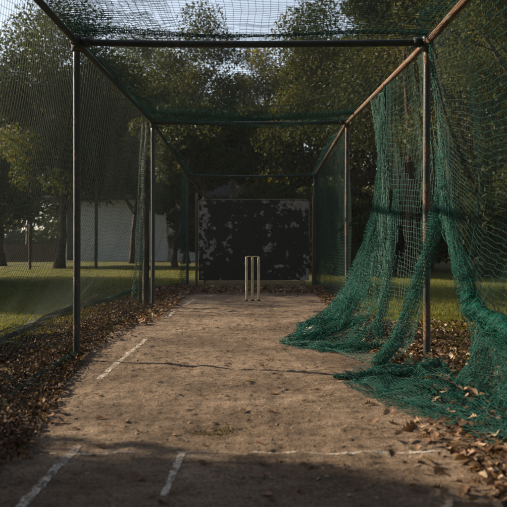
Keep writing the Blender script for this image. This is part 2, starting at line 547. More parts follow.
def hang_line(d, side):
    z = np.interp(d, DS, [HT[q] for q in DS])
    x = np.interp(d, DS, [(LX if side < 0 else RX)[q] for q in DS])
    return x, z


CELL = .05


def fold(parent, mat, *a, name='gathered_fold'):
    mb = MB(); bundle(mb, *a)
    return keep_world(mb.build(name, mat), parent)


# --- long net wall on the lawn side -------------------------------------------------
HEM = np.array([(1.4, -2.0), (3.2, -2.1), (4.6, -2.25), (7.15, -2.25), (8.6, -2.4), (10.9, -2.50), (11.4, -2.44), (12.4, -2.18), (15, -2.15), (17.6, -1.6)])
d = np.concatenate([np.arange(1.4, 6.6, CELL), np.arange(6.6, 11.5, .10), np.arange(11.5, 17.6, .14)]); nv = 56
x0, z0 = hang_line(d, -1)
xh = np.interp(d, HEM[:, 0], HEM[:, 1])
V = np.linspace(0, 1, nv)[None]; D = d[:, None] + 0 * V
bay = np.abs(np.sin((D - 1.3) / 5.1 * math.pi)) ** .7
topsag = .05 * np.abs(np.sin(D * 3.1)) ** 2 * (1 - V)
prof = .12 * np.sin(V * math.pi) + V ** 3.2
Xn = (x0[:, None] - .03) * (1 - prof) + xh[:, None] * prof + .10 * V * (1 - V ** 4) * fbm(D * 1.3, V * 2.5, 200, 3) * 2
Zn = z0[:, None] * (1 - V ** 1.05) + .05 - .05 * np.sin(V * math.pi) * bay - topsag + .06 * np.sin(V * math.pi) * fbm(D * 2, V * 3, 205, 3) + .05 * V * fbm(D * 1.6, V * 2, 207, 2)
Dn = D + .12 * np.sin(V * math.pi) * fbm(D * .8, V * 2, 210, 3) + .05 * fbm(D * 5, V * 4, 214, 2) * V
t = thing('side_net', 'long dark green net wall hung between the dark posts, lawn side of the pitch', 'net', (-1.4, 9, 0), 'nets of the cricket cage')
mb = MB(); net(mb, np.stack([Xn, Dn, Zn], -1), .0014)
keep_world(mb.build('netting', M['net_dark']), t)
# the hem lies pegged out on the lawn as a green rope
hem = [(x, y, .05 + .03 * math.sin(y * 2.1)) for y, x in HEM[1:]]
fold(t, M['net'], hem, [.022, .022, .02, .03, .04, .05, .03, .025, .025], 3, .03, 3, .0017, name='hem_rope')
fold(t, M['net'], [(-1.40, 4.6, .03), (-1.43, 5.2, .04), (-1.42, 5.8, .05), (-1.41, 6.4, .05)], [.012, .025, .02, .018], 3, .026, 5, name='ground_hem')
# gathered folds beside the second post, and a doubled band under the rail
fold(t, M['net_dark'], [(-1.46, 11.2, 2.63), (-1.49, 11.1, 2.0), (-1.51, 11.05, 1.3), (-1.53, 11.1, .7), (-1.56, 11.2, .1)], [.015, .028, .03, .035, .03], 4, .034, 9, .0016)
fold(t, M['net_dark'], [(-1.47, 10.8, 2.6), (-1.50, 10.7, 1.7), (-1.53, 10.7, .9), (-1.57, 10.6, .15)], [.012, .018, .022, .02], 3, .034, 10, .0016)
fold(t, M['net'], [(-1.43, 17.3, 2.40), (-1.44, 17.2, 1.7), (-1.45, 17.2, .9), (-1.45, 17.2, .05)], [.05, .09, .1, .1], 3, .05, 11, .002)

# --- roof net -----------------------------------------------------------------------
d = np.concatenate([np.arange(1.4, 6.6, .048), np.arange(6.6, 11.5, .075), np.arange(11.5, 17.6, .11)]); nv = 56
Vx = np.linspace(-1, 1, nv)[None]; D = d[:, None] + 0 * Vx
zl = hang_line(d, -1)[1][:, None]
seg = np.interp(d, DS, range(4)) % 1
bay = np.sin(seg * math.pi)[:, None]
Xn = Vx * 1.39 + .10 * fbm(D * .9, Vx * 2, 230, 3) * (1 - Vx ** 2)
Zn = zl + .035 - (.055 + .03 * bay) * (1 - Vx ** 2) * (bay ** .5) + .14 * fbm(D * 1.2, Vx * 1.7, 233, 4) * (1 - Vx ** 4) * bay ** .4
Dn = D + .22 * fbm(D * .7, Vx * 1.6, 237, 4) * (1 - Vx ** 4)
t = thing('roof_net', 'green net stretched overhead across the crossbars of the cage', 'net', (0, 9, 2.5), 'nets of the cricket cage')
mb = MB(); net(mb, np.stack([Xn, Dn, Zn], -1), .0013, .006)
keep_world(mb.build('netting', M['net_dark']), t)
fold(t, M['net'], [(-1.38, 6.2, 2.60), (-.9, 6.25, 2.585), (-.3, 6.3, 2.565), (.3, 6.3, 2.575), (.9, 6.3, 2.60), (1.38, 6.3, 2.59)], [.04, .028, .014, .012, .016, .03], 3, .022, 20, .0013)
fold(t, M['net'], [(-1.36, 10.7, 2.68), (-.9, 10.65, 2.665), (-.4, 10.7, 2.64), (0, 10.75, 2.60), (.4, 10.75, 2.625), (1.0, 10.7, 2.655), (1.36, 10.6, 2.67)],
       [.03, .06, .075, .03, .05, .045, .03], 4, .036, 21, .0016, .8)
fold(t, M['net'], [(-1.36, 11.4, 2.69), (-.5, 11.3, 2.62), (.2, 11.3, 2.58), (.8, 11.35, 2.64), (1.36, 11.4, 2.69)], [.02, .03, .035, .03, .02], 3, .036, 22)
fold(t, M['net'], [(-1.3, 17.2, 2.43), (-.4, 17.2, 2.36), (.4, 17.2, 2.37), (1.3, 17.2, 2.43)], [.03, .03, .03, .03], 3, .045, 23)
def loose(x0, x1, d0, d1, seed, lift, c=.045):
    xx = np.arange(x0, x1, c)[:, None]; dd = np.arange(d0, d1, c * 1.25)[None]
    X = xx + 0 * dd; D = dd + 0 * xx
    z = np.interp(D, DS, [HT[q] for q in DS])
    e = np.clip((D - d0) / (d1 - d0), 0, 1)
    return np.stack([X + .1 * fbm(X * 2, D * 2, seed, 3), D + .35 * fbm(X * 1.1, D * .8, seed + 1, 3),
                     z + .03 + lift * np.sin(e * math.pi) * (.4 + 1.6 * fbm(X * 1.3, D * .9, seed + 2, 3)) + .05 * fbm(X * 4, D * 3, seed + 4, 2)], -1)


for a in ((-1.36, -.15, 9.2, 11.5, 701, -.10), (-1.3, .3, 10.1, 11.5, 706, -.12), (.05, 1.36, 10.0, 11.5, 711, -.09), (-1.38, -.55, 5.3, 6.4, 716, .08), (-1.36, -.7, 5.6, 6.5, 721, .10), (.3, 1.36, 5.5, 6.5, 726, .06)):
    mb = MB(); net(mb, loose(*a), .0015, .01, .04)
    keep_world(mb.build('loose_fold', M['net']), t)
# overlapping bands where the roof net is folded down over the rails
def band(side, d0, d1, w, seed, drop=.25):
    d = np.arange(d0, d1, CELL); nv = int(w / .04) + 2
    V = np.linspace(0, 1, nv)[None]; D = d[:, None] + 0 * V
    x, z = hang_line(d, side)
    taper = np.sin(np.linspace(.05, math.pi * .95, len(d)))[:, None] ** .5
    X = x[:, None] - side * w * V * taper + .05 * fbm(D * 2, V * 2, seed, 3)
    Z = z[:, None] + .03 - drop * V * taper * (.6 + .9 * fbm(D * 1.1, V, seed + 1, 2)) + .07 * fbm(D * 3, V * 3, seed + 2, 3)
    return np.stack([X, D + .07 * fbm(D * 2.5, V * 3, seed + 3, 3), Z], -1)
mb = MB()
for a in ((-1, 4.4, 6.5, .42, 301, -.06), (-1, 4.6, 6.4, .3, 305, .02), (-1, 6.5, 11.4, .26, 309, .16), (-1, 7, 11.3, .2, 313, .22),
          (-1, 11.8, 17.4, .24, 317, .3), (1, 11.7, 17.4, .2, 325, .32), (1, 4.4, 6.4, .2, 333, -.04)):
    mb = MB(); net(mb, band(*a), .0015, .01)
    keep_world(mb.build('overlap_band', M['net']), t)

# --- back net -----------------------------------------------------------------------
x = np.arange(-1.4, 1.4, .05); nv = 46
V = np.linspace(0, 1, nv)[None]; X = x[:, None] + 0 * V
Y = 17.63 + .12 * np.sin(V * math.pi) * (.6 + fbm(X * 1.2, V * 3, 340, 3))
Z = 2.42 * (1 - V) + .02 * V - .06 * (1 - V) * np.abs(np.sin(X * 4.5))
mb = MB(); net(mb, np.stack([X, Y, Z], -1), .0017)
o = mb.build('back_net', M['net_dark'])
tag(o, 'sagging green net closing the far end, behind the peeling black board', 'net', 'nets of the cricket cage')

# --- net of the far bay, on the side of the rusty posts --------------------------------
d = np.arange(11.6, 17.6, .05); nv = 54
x0, z0 = hang_line(d, 1); V = np.linspace(0, 1, nv)[None]; D = d[:, None] + 0 * V
X = x0[:, None] + .02 + .10 * np.sin(V * math.pi) * (.5 + fbm(D, V * 2, 350, 3)); Z = z0[:, None] * (1 - V) + .02 * V
mb = MB(); net(mb, np.stack([X, D, Z], -1), .0018)
bundle(mb, [(1.40, 17.2, 2.42), (1.39, 17.1, 2.1), (1.42, 17.1, 1.2), (1.42, 17.15, .05)], [.06, .07, .06, .06], 3, .045, 30, .002)
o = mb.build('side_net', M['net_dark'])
tag(o, 'upright dim green net of the far bay, between black board and slim rusty post', 'net', 'nets of the cricket cage')

# --- the collapsed middle net: hangs from the rusty rail and spills on to the pitch ------
t = thing('collapsed_net', 'bright green net hanging bunched from the rusty rail and spilling over the dirt', 'net', (1.2, 8, 0), 'nets of the cricket cage')
G = [
    [(1.40, 6.50, 2.53), (1.43, 6.35, 1.90), (1.45, 6.06, 1.37), (1.32, 6.05, .90), (1.17, 6.0, .48), (.98, 5.85, .10), (.82, 5.75, .0), (.57, 5.52, .0)],
    [(1.41, 6.75, 2.53), (1.44, 6.65, 1.90), (1.45, 6.45, 1.35), (1.38, 6.35, .90), (1.26, 6.25, .48), (1.14, 6.1, .12), (.98, 5.95, .0), (.75, 5.65, .0)],
    [(1.41, 7.15, 2.53), (1.45, 7.1, 1.90), (1.46, 6.95, 1.30), (1.45, 6.8, .80), (1.40, 6.7, .40), (1.28, 6.6, .12), (1.15, 6.4, .0), (.95, 6.1, .0)],
    [(1.40, 7.75, 2.56), (1.42, 7.75, 1.90), (1.42, 7.6, 1.35), (1.37, 7.45, .85), (1.28, 7.3, .42), (1.12, 7.1, .12), (.90, 6.85, .0), (.62, 6.8, .0)],
    [(1.395, 8.15, 2.58), (1.39, 8.12, 1.95), (1.36, 8.05, 1.40), (1.27, 7.95, .88), (1.13, 7.8, .45), (.93, 7.55, .16), (.65, 7.35, .02), (.30, 7.3, .0)],
    [(1.395, 8.35, 2.585), (1.385, 8.32, 2.0), (1.35, 8.28, 1.45), (1.23, 8.25, .92), (1.06, 8.2, .50), (.84, 8.0, .24), (.64, 7.8, .14), (.46, 7.55, .02)],
    [(1.39, 8.55, 2.59), (1.38, 8.5, 2.0), (1.35, 8.5, 1.45), (1.22, 8.6, .90), (1.06, 8.75, .45), (.86, 8.7, .15), (.70, 8.5, .05), (.52, 8.2, .06)],
    [(1.385, 9.3, 2.61), (1.42, 8.95, 2.1), (1.43, 8.75, 1.5), (1.36, 8.95, .95), (1.24, 9.3, .50), (1.12, 9.5, .12), (.95, 9.35, .0), (.75, 8.9, .0)],
]
G = [[(p[0], p[1], max(p[2], .012)) for p in g] for g in G]
mb = MB()
net(mb, drape(G, 84, 78, .06, 1, True, (9, 6)), .0014, .02, .10)
keep_world(mb.build('netting', M['net']), t)
mb = MB()
def narrow(g, k):
    """the inner folds hang from one bunch under the rail and open towards the floor"""
    out = []
    for q, p in enumerate(g):
        f = min(1, .08 + (q / 5.0) ** 1.3); c = (1.385, 8.38)
        x = p[0] * f + (c[0] + (p[0] - 1.385) * .9) * (1 - f); y = p[1] * f + c[1] * (1 - f)
        if q < 3: x = p[0] * .3 + [1.39, 1.38, 1.36][q] * .7
        out.append((x - .02, y + .04 * k, p[2] * .97 + .015))
    return out
G2 = [narrow(g, k) for k, g in enumerate(G[3:])]
net(mb, drape(G2, 110, 104, .13, 5, True, (13, 8)), .0014, .03, .12)
net(mb, drape(G2[1:4], 66, 104, .12, 9, True, (10, 10)), .0014, .03, .12)
net(mb, drape([narrow(g, -1) for g in G[3:7]], 78, 98, .15, 13, True, (10, 9)), .0014, .03, .12)
keep_world(mb.build('inner_fold', M['net_bright']), t)
fold(t, M['net_bright'], [(1.39, 8.3, 2.60), (1.385, 8.32, 2.2), (1.375, 8.3, 1.8), (1.34, 8.3, 1.35), (1.24, 8.28, .9), (1.10, 8.2, .5), (.95, 8.1, .2)], [.02, .032, .04, .045, .05, .06, .07], 4, .034, 31, .0018)
fold(t, M['net_bright'], [(1.42, 7.8, 1.45), (1.39, 7.75, 1.2), (1.33, 7.65, .85), (1.25, 7.5, .45), (1.15, 7.3, .1)], [.03, .045, .05, .055, .06], 4, .034, 32, .0018)
fold(t, M['net_bright'], [(1.38, 9.2, 2.60), (1.41, 8.95, 2.1), (1.43, 8.8, 1.5), (1.36, 8.95, .95), (1.22, 9.3, .4)], [.012, .02, .02, .025, .03], 3, .034, 33, .0018)
# heap edges on the ground
fold(t, M['net_bright'], [(.30, 7.33, .015), (.50, 7.15, .03), (.75, 6.95, .04), (1.0, 6.85, .045), (1.25, 6.85, .04)], [.015, .04, .05, .06, .05], 4, .032, 34, .0018, .6)
fold(t, M['net_bright'], [(.55, 7.95, .14), (.70, 8.0, .17), (.86, 7.9, .17), (1.02, 7.85, .15)], [.03, .05, .06, .06], 4, .032, 35, .0018, .8)
fold(t, M['net_bright'], [(.45, 7.4, .05), (.65, 7.5, .10), (.85, 7.6, .14), (1.05, 7.7, .2)], [.03, .05, .06, .07], 4, .034, 36, .0018, .7)
# the cord bundle that runs from the tied peak to the heap in front
fold(t, M['net_bright'], [(1.445, 6.03, 1.38), (1.39, 6.0, 1.12), (1.31, 5.98, .85), (1.20, 5.97, .52), (1.05, 5.88, .2), (.9, 5.78, .06)], [.03, .055, .055, .05, .05, .05], 4, .03, 37, .0018)

# --- the near net on the rusty side, tied up at a peak beside the post ------------------
t = thing('tied_net', 'green net pulled up to a tied peak beside the near rusty post, hem sagging', 'net', (1.45, 4.5, 0), 'nets of the cricket cage')
ds = [6.36, 6.0, 5.6, 5.2, 4.7, 4.1, 3.2, 1.5]
bot = [(1.45, 6.02, 1.42), (1.46, 5.86, 1.10), (1.465, 5.62, .80), (1.47, 5.38, .60), (1.47, 4.95, .50), (1.475, 4.5, .41), (1.5, 3.3, .33), (1.5, 1.5, .3)]
G = []
for dd, b in zip(ds, bot):
    x, z = hang_line(dd, 1)
    top = np.array([x + .01, dd, z]); b = np.array(b)
    g = []
    for s in np.linspace(0, 1, 6):
        p = top * (1 - s) + b * s
        p[0] += (.10 if dd < 5.9 else .02) * math.sin(s * math.pi); p[2] -= .14 * math.sin(s * math.pi); g.append(tuple(p))
    G.append(g)
mb = MB(); net(mb, drape(G, 108, 46, .05, 21, None, (6, 4)), .0014, .005)
keep_world(mb.build('netting', M['net_thin']), t)
fold(t, M['net_bright'], [(1.45, 6.1, 1.62), (1.45, 6.04, 1.45), (1.455, 5.9, 1.17), (1.46, 5.68, .86), (1.465, 5.42, .62), (1.47, 5.28, .45)], [.02, .055, .055, .06, .065, .06], 5, .03, 41, .0018, name='tied_fold')
fold(t, M['net_bright'], [(1.45, 6.15, 1.9), (1.455, 6.08, 1.7), (1.455, 6.0, 1.5), (1.45, 5.96, 1.35)], [.015, .03, .05, .055], 4, .028, 42, .0017, name='tied_fold')
fold(t, M['net_bright'], [(1.40, 6.25, 2.5), (1.42, 6.22, 2.2), (1.45, 6.15, 1.8), (1.45, 6.05, 1.4)], [.02, .02, .02, .03], 3, .034, 47, .0017, name='tied_fold')
fold(t, M['net_bright'], [(1.45, 5.4, .60), (1.46, 5.25, .50), (1.47, 5.0, .455), (1.475, 4.75, .43), (1.48, 4.4, .40), (1.5, 3.9, .36), (1.5, 3.0, .34), (1.5, 2.2, .32)],
       [.04, .05, .055, .06, .055, .05, .05, .05], 6, .024, 43, .002, name='rolled_hem')
mb = MB()
G = []
for k, (dd, zt) in enumerate(((5.35, .56), (5.05, .46), (4.7, .42), (4.3, .38), (3.8, .34), (3.3, .3), (2.8, .3))):
    w = .10 * ((-1) ** k)
    G.append([(1.47, dd, zt), (1.47 + w * .5, dd - .03, zt * .66), (1.45 + w, dd - .06, zt * .33), (1.37 + w * 1.2, dd - .1, .03), (1.17 + w * .6, dd - .2, .012)])
net(mb, drape(G, 96, 34, .09, 25, True, (9, 3)), .0014, .02, .08)
net(mb, drape([[(p[0] - .05, p[1] - .05, p[2] * .8) for p in g] for g in G], 90, 32, .13, 27, True, (10, 4)), .0014, .02, .12)
net(mb, drape([[(p[0] + .05, p[1] + .04, p[2]) for p in g] for g in G], 96, 34, .12, 29, True, (9, 3)), .0014, .02, .1)
for q, (dx, dy, sc) in enumerate(((.09, .06, 1.0), (-.02, -.08, .9), (.14, 0, 1.0))):
    net(mb, drape([[(p[0] + dx, p[1] + dy, max(p[2] * sc, .012)) for p in g] for g in G], 90, 34, .14, 801 + q * 5, True, (11, 4)), .0015, .02, .1)
keep_world(mb.build('skirt', M['net']), t)
# sheet lying flat over leaves and dirt
mb = MB()
def sheet(A, B, C, Dd, nu, nv, seed, amp):
    u = np.linspace(0, 1, nu)[:, None, None]; v = np.linspace(0, 1, nv)[None, :, None]
    A, B, C, Dd = [np.array([*p, 0.0]) for p in (A, B, C, Dd)]
    P = (A * (1 - u) + B * u) * (1 - v) + (Dd * (1 - u) + C * u) * v
    U = u[..., 0] * 5 + 0 * v[..., 0]; W = v[..., 0] * 3 + 0 * u[..., 0]
    P[..., 0] += .20 * fbm(U, W, 400 + seed, 3); P[..., 1] += .22 * fbm(U, W + 9, 403 + seed, 3)
    P[..., 2] = np.maximum(pitch_h(P[..., 0], P[..., 1]), 0) + .008 + amp * np.clip(fbm(U * 1.5, W * 1.3, 406 + seed, 2) + .10, 0, 1) + .006 * fbm(U * 6, W * 4, 409 + seed, 2)
    return P
net(mb, sheet((.56, 5.5), (1.10, 3.45), (1.75, 3.3), (1.32, 6.1), 96, 40, 1, .12), .0014, .02, .06)
net(mb, sheet((.60, 5.5), (1.12, 3.6), (1.65, 3.6), (1.28, 6.0), 90, 38, 5, .2), .0014, .02, .10)
net(mb, sheet((.62, 5.5), (1.05, 4.0), (1.6, 4.0), (1.22, 6.0), 80, 36, 9, .16), .0014, .02, .1)
net(mb, sheet((.66, 5.56), (.98, 4.6), (1.5, 4.6), (1.25, 6.1), 66, 34, 13, .24), .0014, .02, .1)
net(mb, sheet((.9, 5.7), (1.2, 5.0), (1.55, 5.1), (1.3, 6.2), 50, 30, 17, .36), .0014, .02, .1)
fold(t, M['net'], [(.57, 5.5, .02), (.75, 5.42, .035), (.95, 5.42, .045), (1.15, 5.55, .06), (1.35, 5.8, .07)], [.02, .045, .05, .05, .05], 4, .03, 44, .0018, .6)
fold(t, M['net'], [(.80, 4.85, .02), (1.0, 4.45, .03), (1.15, 4.15, .035), (1.25, 3.85, .035), (1.3, 3.4, .03)], [.012, .03, .045, .05, .05], 4, .03, 45, .0018, .6)
keep_world(mb.build('ground_sheet', M['net']), t)


# ------------------------------------------------------------------ wicket
def lathe(mb, prof, cx, cy, sides=20):
    P = [(cx, cy, z) for r, z in prof]
    tube(mb, P, [r for r, z in prof], sides)


SD = 12.9
wl = ['cream wooden stump nearest the lawn side of the wicket', 'cream wooden stump in the middle of the three, under both bails', 'cream wooden stump nearest the collapsed net side of the wicket']
for k, px in enumerate((246.5, 252.4, 258.7)):
    x = gx(px, SD)
    t = thing('cricket_stump', wl[k], 'stump', (x, SD, 0), 'three stumps of the wicket')
    mb = MB()
    zz = float(pitch_h(np.array([x]), np.array([SD]))[0])
    lathe(mb, [(.017, zz - .06), (.0195, zz), (.0192, .10), (.0192, .47), (.0185, .473), (.0185, .482), (.0192, .485), (.0192, .66), (.0195, .668), (.0195, .676), (.0192, .68), (.0192, .695), (.018, .708), (.012, .714)], x, SD)
    keep_world(mb.build('shaft', M['stump']), t)
    mb = MB()
    lathe(mb, [(.030, zz - .002), (.030, zz + .012), (.025, zz + .018)], x, SD)
    keep_world(mb.build('ferrule', M['rubber']), t)
for k, (a, b) in enumerate(((246.5, 252.4), (252.4, 258.7))):
    xa, xb = gx(a, SD), gx(b, SD)
    mb = MB(); zc = .718
    fr = [0, .12, .2, .24, .36, .5, .64, .76, .8, .88, 1]; rr = [.003, .003, .004, .006, .007, .006, .007, .006, .004, .003, .003]
    tube(mb, [(xa + .004 + (xb - xa - .008) * f, SD, zc) for f in fr], rr, 12)
    o = mb.build('bail', M['stump'])
    tag(o, ['wooden bail bridging the tops of the lawn-side and middle stumps', 'wooden bail bridging the middle stump and the stump nearest the collapsed net'][k], 'bail', 'bails of the wicket')

# ------------------------------------------------------------------ black board
BD = 16.6
bt = thing('sight_board', 'big black painted board with peeling grey patches behind the stumps', 'board', (.05, BD, 0))
w2 = 1.145; zb, ztop = .16, 1.83
# rounded corner panel
cr = .09
pts = []
for cx, cz, a0 in ((w2 - cr, ztop - cr, 0), (-w2 + cr, ztop - cr, 90), (-w2 + .01, zb + .01, 180), (w2 - .01, zb + .01, 270)):
    rr = cr if cz > 1 else .01
    for a in np.linspace(a0, a0 + 90, 6): pts.append((cx + rr * math.cos(math.radians(a)), cz + rr * math.sin(math.radians(a))))
pts = np.array(pts)[::-1]; n = len(pts)
Vv = np.vstack([np.c_[pts[:, 0], np.full(n, -.02), pts[:, 1]], np.c_[pts[:, 0], np.full(n, .02), pts[:, 1]], [[0, -.02, 1], [0, .02, 1]]])
k = np.arange(n); k2 = (k + 1) % n
mesh_obj('panel', Vv, np.stack([k, k + n, k2 + n, k2], 1), np.vstack([np.stack([k2, np.full(n, 2 * n), k], 1), np.stack([k + n, np.full(n, 2 * n + 1), k2 + n], 1)]), M['board'], bt, False)
mb = MB()
rim = np.array([(x, z) for x, z in pts if z > .2]); rim = rim[np.argsort(np.arctan2(rim[:, 1] - .9, rim[:, 0]))]
rim = np.vstack([[w2, zb], rim, [-w2, zb]])
tube(mb, np.c_[rim[:, 0], np.full(len(rim), -.012), rim[:, 1]], .017, 8)
M['rim'] = mat_simple('worn_rim', (.012, .011, .009), (.15, .125, .09), 7, .8)
mb.build('rim', M['rim'], bt)
for sx in (-1.0, 1.0):
    bbox_bevel('foot', sx - .045, sx + .045, -.25, .25, -.02, .07, M['wood'], bt)
    bbox_bevel('upright', sx - .04, sx + .04, .026, .09, .06, 1.7, M['wood'], bt)
bbox_bevel('base_beam', -1.0, 1.08, -.04, .022, .08, .152, M['beam'], bt)

# slim posts beside the board, and the timber post outside the second frame
o = tube_obj('timber_post', [(-1.56, 11.75, -.1), (-1.55, 11.77, 1.0), (-1.57, 11.76, 2.15)], .05, M['bark'], None)
tag(o, 'thick dark timber post standing just outside the net at the second frame', 'post')
o = tube_obj('slim_post', [(-1.17, 17.0, -.1), (-1.16, 17.0, 2.0)], .03, M['wood'], None)
tag(o, 'slim dark wooden post close beside the lawn-side edge of the black board', 'post')
o = tube_obj('slim_post', [(1.32, 17.15, -.1), (1.33, 17.15, 1.95)], .03, M['wood'], None)
tag(o, 'slim dark wooden post close beside the edge of the black board nearest the rusty posts', 'post')
o = tube_obj('lawn_pole', [(gx(96, 30), 30, -.1), (gx(96.5, 30), 30, 3.7)], .06, M['bark'], None)
tag(o, 'tall thin dark pole on the lawn before the pale building', 'pole')
o = tube_obj('lawn_stake', [(gx(30, 28), 28, -.1), (gx(30, 28), 28, 1.6)], .05, M['bark'], None)
tag(o, 'short dark stake on the lawn, near the big dark tree', 'stake')
# pale lump wrapped in the heap
P = drape([[(0, 0, 0)] * 3] * 3, 3, 3)
mb = MB()
a = np.linspace(0, 2 * math.pi, 15)[:-1]
rings = [(.0, .10), (.03, .115), (.07, .11), (.105, .085), (.125, .04), (.13, .004)]
Vv = np.array([[(.63 + r * math.cos(q) * (1 + .2 * math.sin(3 * q)), 7.85 + r * math.sin(q), z) for q in a] for z, r in rings])
nr, ns = Vv.shape[:2]; i = np.arange(nr - 1)[:, None] * ns; j = np.arange(ns)[None]; j2 = (j + 1) % ns
o = mesh_obj('stone', Vv, np.stack([i + j, i + j2, i + ns + j2, i + ns + j], -1).reshape(-1, 4), None, M['clay'])
tag(o, 'pale grey rounded stone caught in the front of the green net heap', 'stone')

# ------------------------------------------------------------------ pavilion
pv = thing('pavilion', 'long pale building with a dark roof beyond the lawn', 'building', (gx(140, 42), 42, 0))
def P(o): return keep_world(o, pv)
mb = MB(); box(mb, gx(76, 42), gx(235, 42), 42, 48, -.1, 3.3); P(mb.build('wall', M['wall'], None, False))
mb = MB()
xa, xb = gx(40, 42), gx(240, 42)
mb.add([(xa, 41.4, 3.3), (xb, 41.4, 3.3), (xb, 45, 4.5), (xa, 45, 4.5), (xb, 48.6, 3.3), (xa, 48.6, 3.3), (xa, 41.4, 3.2), (xb, 41.4, 3.2), (xb, 48.6, 3.2), (xa, 48.6, 3.2)],
       [(0, 1, 2, 3), (3, 2, 4, 5), (6, 7, 1, 0), (8, 9, 5, 4), (7, 6, 9, 8)], [(1, 7, 2), (7, 8, 2), (8, 4, 2), (0, 3, 6), (6, 3, 9), (9, 3, 5)])
P(mb.build('roof', M['roof'], None, False))
mb = MB(); box(mb, gx(60, 42), gx(76, 42) - .003, 43.5, 48, -.1, 3.2); P(mb.build('porch', M['void'], None, False))  # porch and doorway are one solid dark block
mb = MB(); box(mb, gx(62.5, 41.6), gx(66.5, 41.6), 41.5, 41.7, -.05, 3.19); P(mb.build('column', M['trim'], None, False))
# low boarded fence beyond the lawn
mb = MB()
for q in range(60):
    x = -20 + q * .17; box(mb, x, x + .155, 40, 40.03, -.05, .85 + .03 * rng.random())
ft = thing('board_fence', 'low dark boarded fence beyond the lawn next to the pale building', 'fence', (-15, 40, 0))
keep_world(mb.build('boards', M['wood'], None, False), ft)
mb = MB(); box(mb, -20, -9.85, 40.035, 40.08, .62, .70); box(mb, -20, -9.85, 40.035, 40.08, .15, .23); keep_world(mb.build('rail', M['wood'], None, False), ft)


# ------------------------------------------------------------------ foliage
def leaf_cloud(centers, rads, counts, size, tintc, seed, flat=.75):
    r = np.random.default_rng(seed)
    n = int(counts.sum())
    ci = np.repeat(np.arange(len(centers)), counts)
    off = r.normal(size=(n, 3)); off *= (r.random((n, 1)) ** .45) / (np.linalg.norm(off, axis=1, keepdims=True) + 1e-9)
    off[:, 2] *= flat
    p = centers[ci] + off * rads[ci][:, None]
    nrm = r.normal(size=(n, 3)) + np.array([0, 0, .5]); nrm /= np.linalg.norm(nrm, axis=1, keepdims=True)
    t = np.cross(nrm, r.normal(size=(n, 3))); t /= np.linalg.norm(t, axis=1, keepdims=True) + 1e-9
    b = np.cross(nrm, t)
    s = size * (.6 + .8 * r.random((n, 1)))
    q = np.stack([p - t * s, p + b * s * .45 + t * s * .1 + nrm * s * .15, p + t * s, p - b * s * .45 + t * s * .1 + nrm * s * .15], 1)
    tint = np.clip(tintc[ci] + r.normal(size=n) * .13, 0, 1)
    return q.reshape(-1, 3), np.arange(n * 4).reshape(-1, 4), np.repeat(tint, 4)


def tree(name, label, px, D, h, rx, base, tr, nleaf, mat='green', bark='bark', seed=0, lean=0.0, leaf=.074, nc=70, X=None, cat='tree', group='trees around the cricket cage', spread=.17, ry=None, tmean=.45):
    r = np.random.default_rng(seed + 500)
    x = gx(px, D) if X is None else X
    loc = np.array([x, D, 0.0]); ry = ry or rx
    root = thing(name, label, cat, (x, D, 0), group)
    hc = (h - base) / 2; cz = base + hc
    # clumps through an uneven crown
    dirs = r.normal(size=(nc, 3)); dirs /= np.linalg.norm(dirs, axis=1, keepdims=True)
    rad = .35 + .65 * r.random(nc) ** .5
    lump = 1 + .35 * np.sin(dirs[:, 0] * 3 + seed) * np.cos(dirs[:, 2] * 4 + seed * 1.7)
    c = dirs * (rad * lump)[:, None] * np.array([rx, ry, hc]) * .86
    c[:, 2] += cz; c[:, 0] += lean * c[:, 2]
    c[:, 2] = np.maximum(c[:, 2], base * .75)
    rads = (spread * (rx + hc) * .5) * (.6 + .9 * r.random(nc)) * 1.6
    w = rads ** 2; counts = np.maximum(5, (nleaf * 2.1 * w / w.sum())).astype(int)
    tc = np.clip(tmean + r.normal(size=nc) * .2, 0, 1)
    V, Qd, tt = leaf_cloud(c, rads, counts, leaf, tc, seed + 900)
    mb = MB(); mb.add(V, Qd, None, tt)
    o = mb.build('crown', M[mat], root, False)
    # trunk and limbs
    mb = MB(); top = base + hc * 1.3
    zt = np.linspace(-.2, top, 12); wob = np.cumsum(r.normal(size=(12, 2)) * .05, 0)
    rr = tr * (1 - .75 * (zt.clip(0) / top)) * (1 + .7 * np.exp(-zt.clip(0) / .25))
    T = np.c_[wob[:, 0] - wob[0, 0] + lean * zt, wob[:, 1] - wob[0, 1], zt]
    tube(mb, T, rr, 9, jit=.15)
    for q in range(min(nc, 26)):
        zs = base * .8 + (top - base * .8) * r.random() * .9
        s = np.array([np.interp(zs, zt, T[:, 0]), np.interp(zs, zt, T[:, 1]), zs])
        e = c[q]
        if e[2] < zs: zs = max(base * .7, e[2] - .8); s = np.array([np.interp(zs, zt, T[:, 0]), np.interp(zs, zt, T[:, 1]), zs])
        mid = (s + e) / 2 + np.array([0, 0, .12 * np.linalg.norm(e - s)]) + r.normal(size=3) * .15
        f = np.linspace(0, 1, 6)[:, None]
        L = (1 - f) ** 2 * s + 2 * f * (1 - f) * mid + f ** 2 * e
        r0 = np.interp(zs, zt, rr) * .45
        tube(mb, L, np.linspace(r0, .012, 6), 6)
        for _ in range(3):
            e2 = e + r.normal(size=3) * rads[q] * .8
            f2 = np.linspace(0, 1, 4)[:, None]; s2 = L[3]
            tube(mb, s2 * (1 - f2) + e2 * f2 + np.sin(f2 * math.pi) * .08, np.linspace(r0 * .4 + .006, .006, 4), 5)
    mb.build('trunk', M[bark], root)
    return root


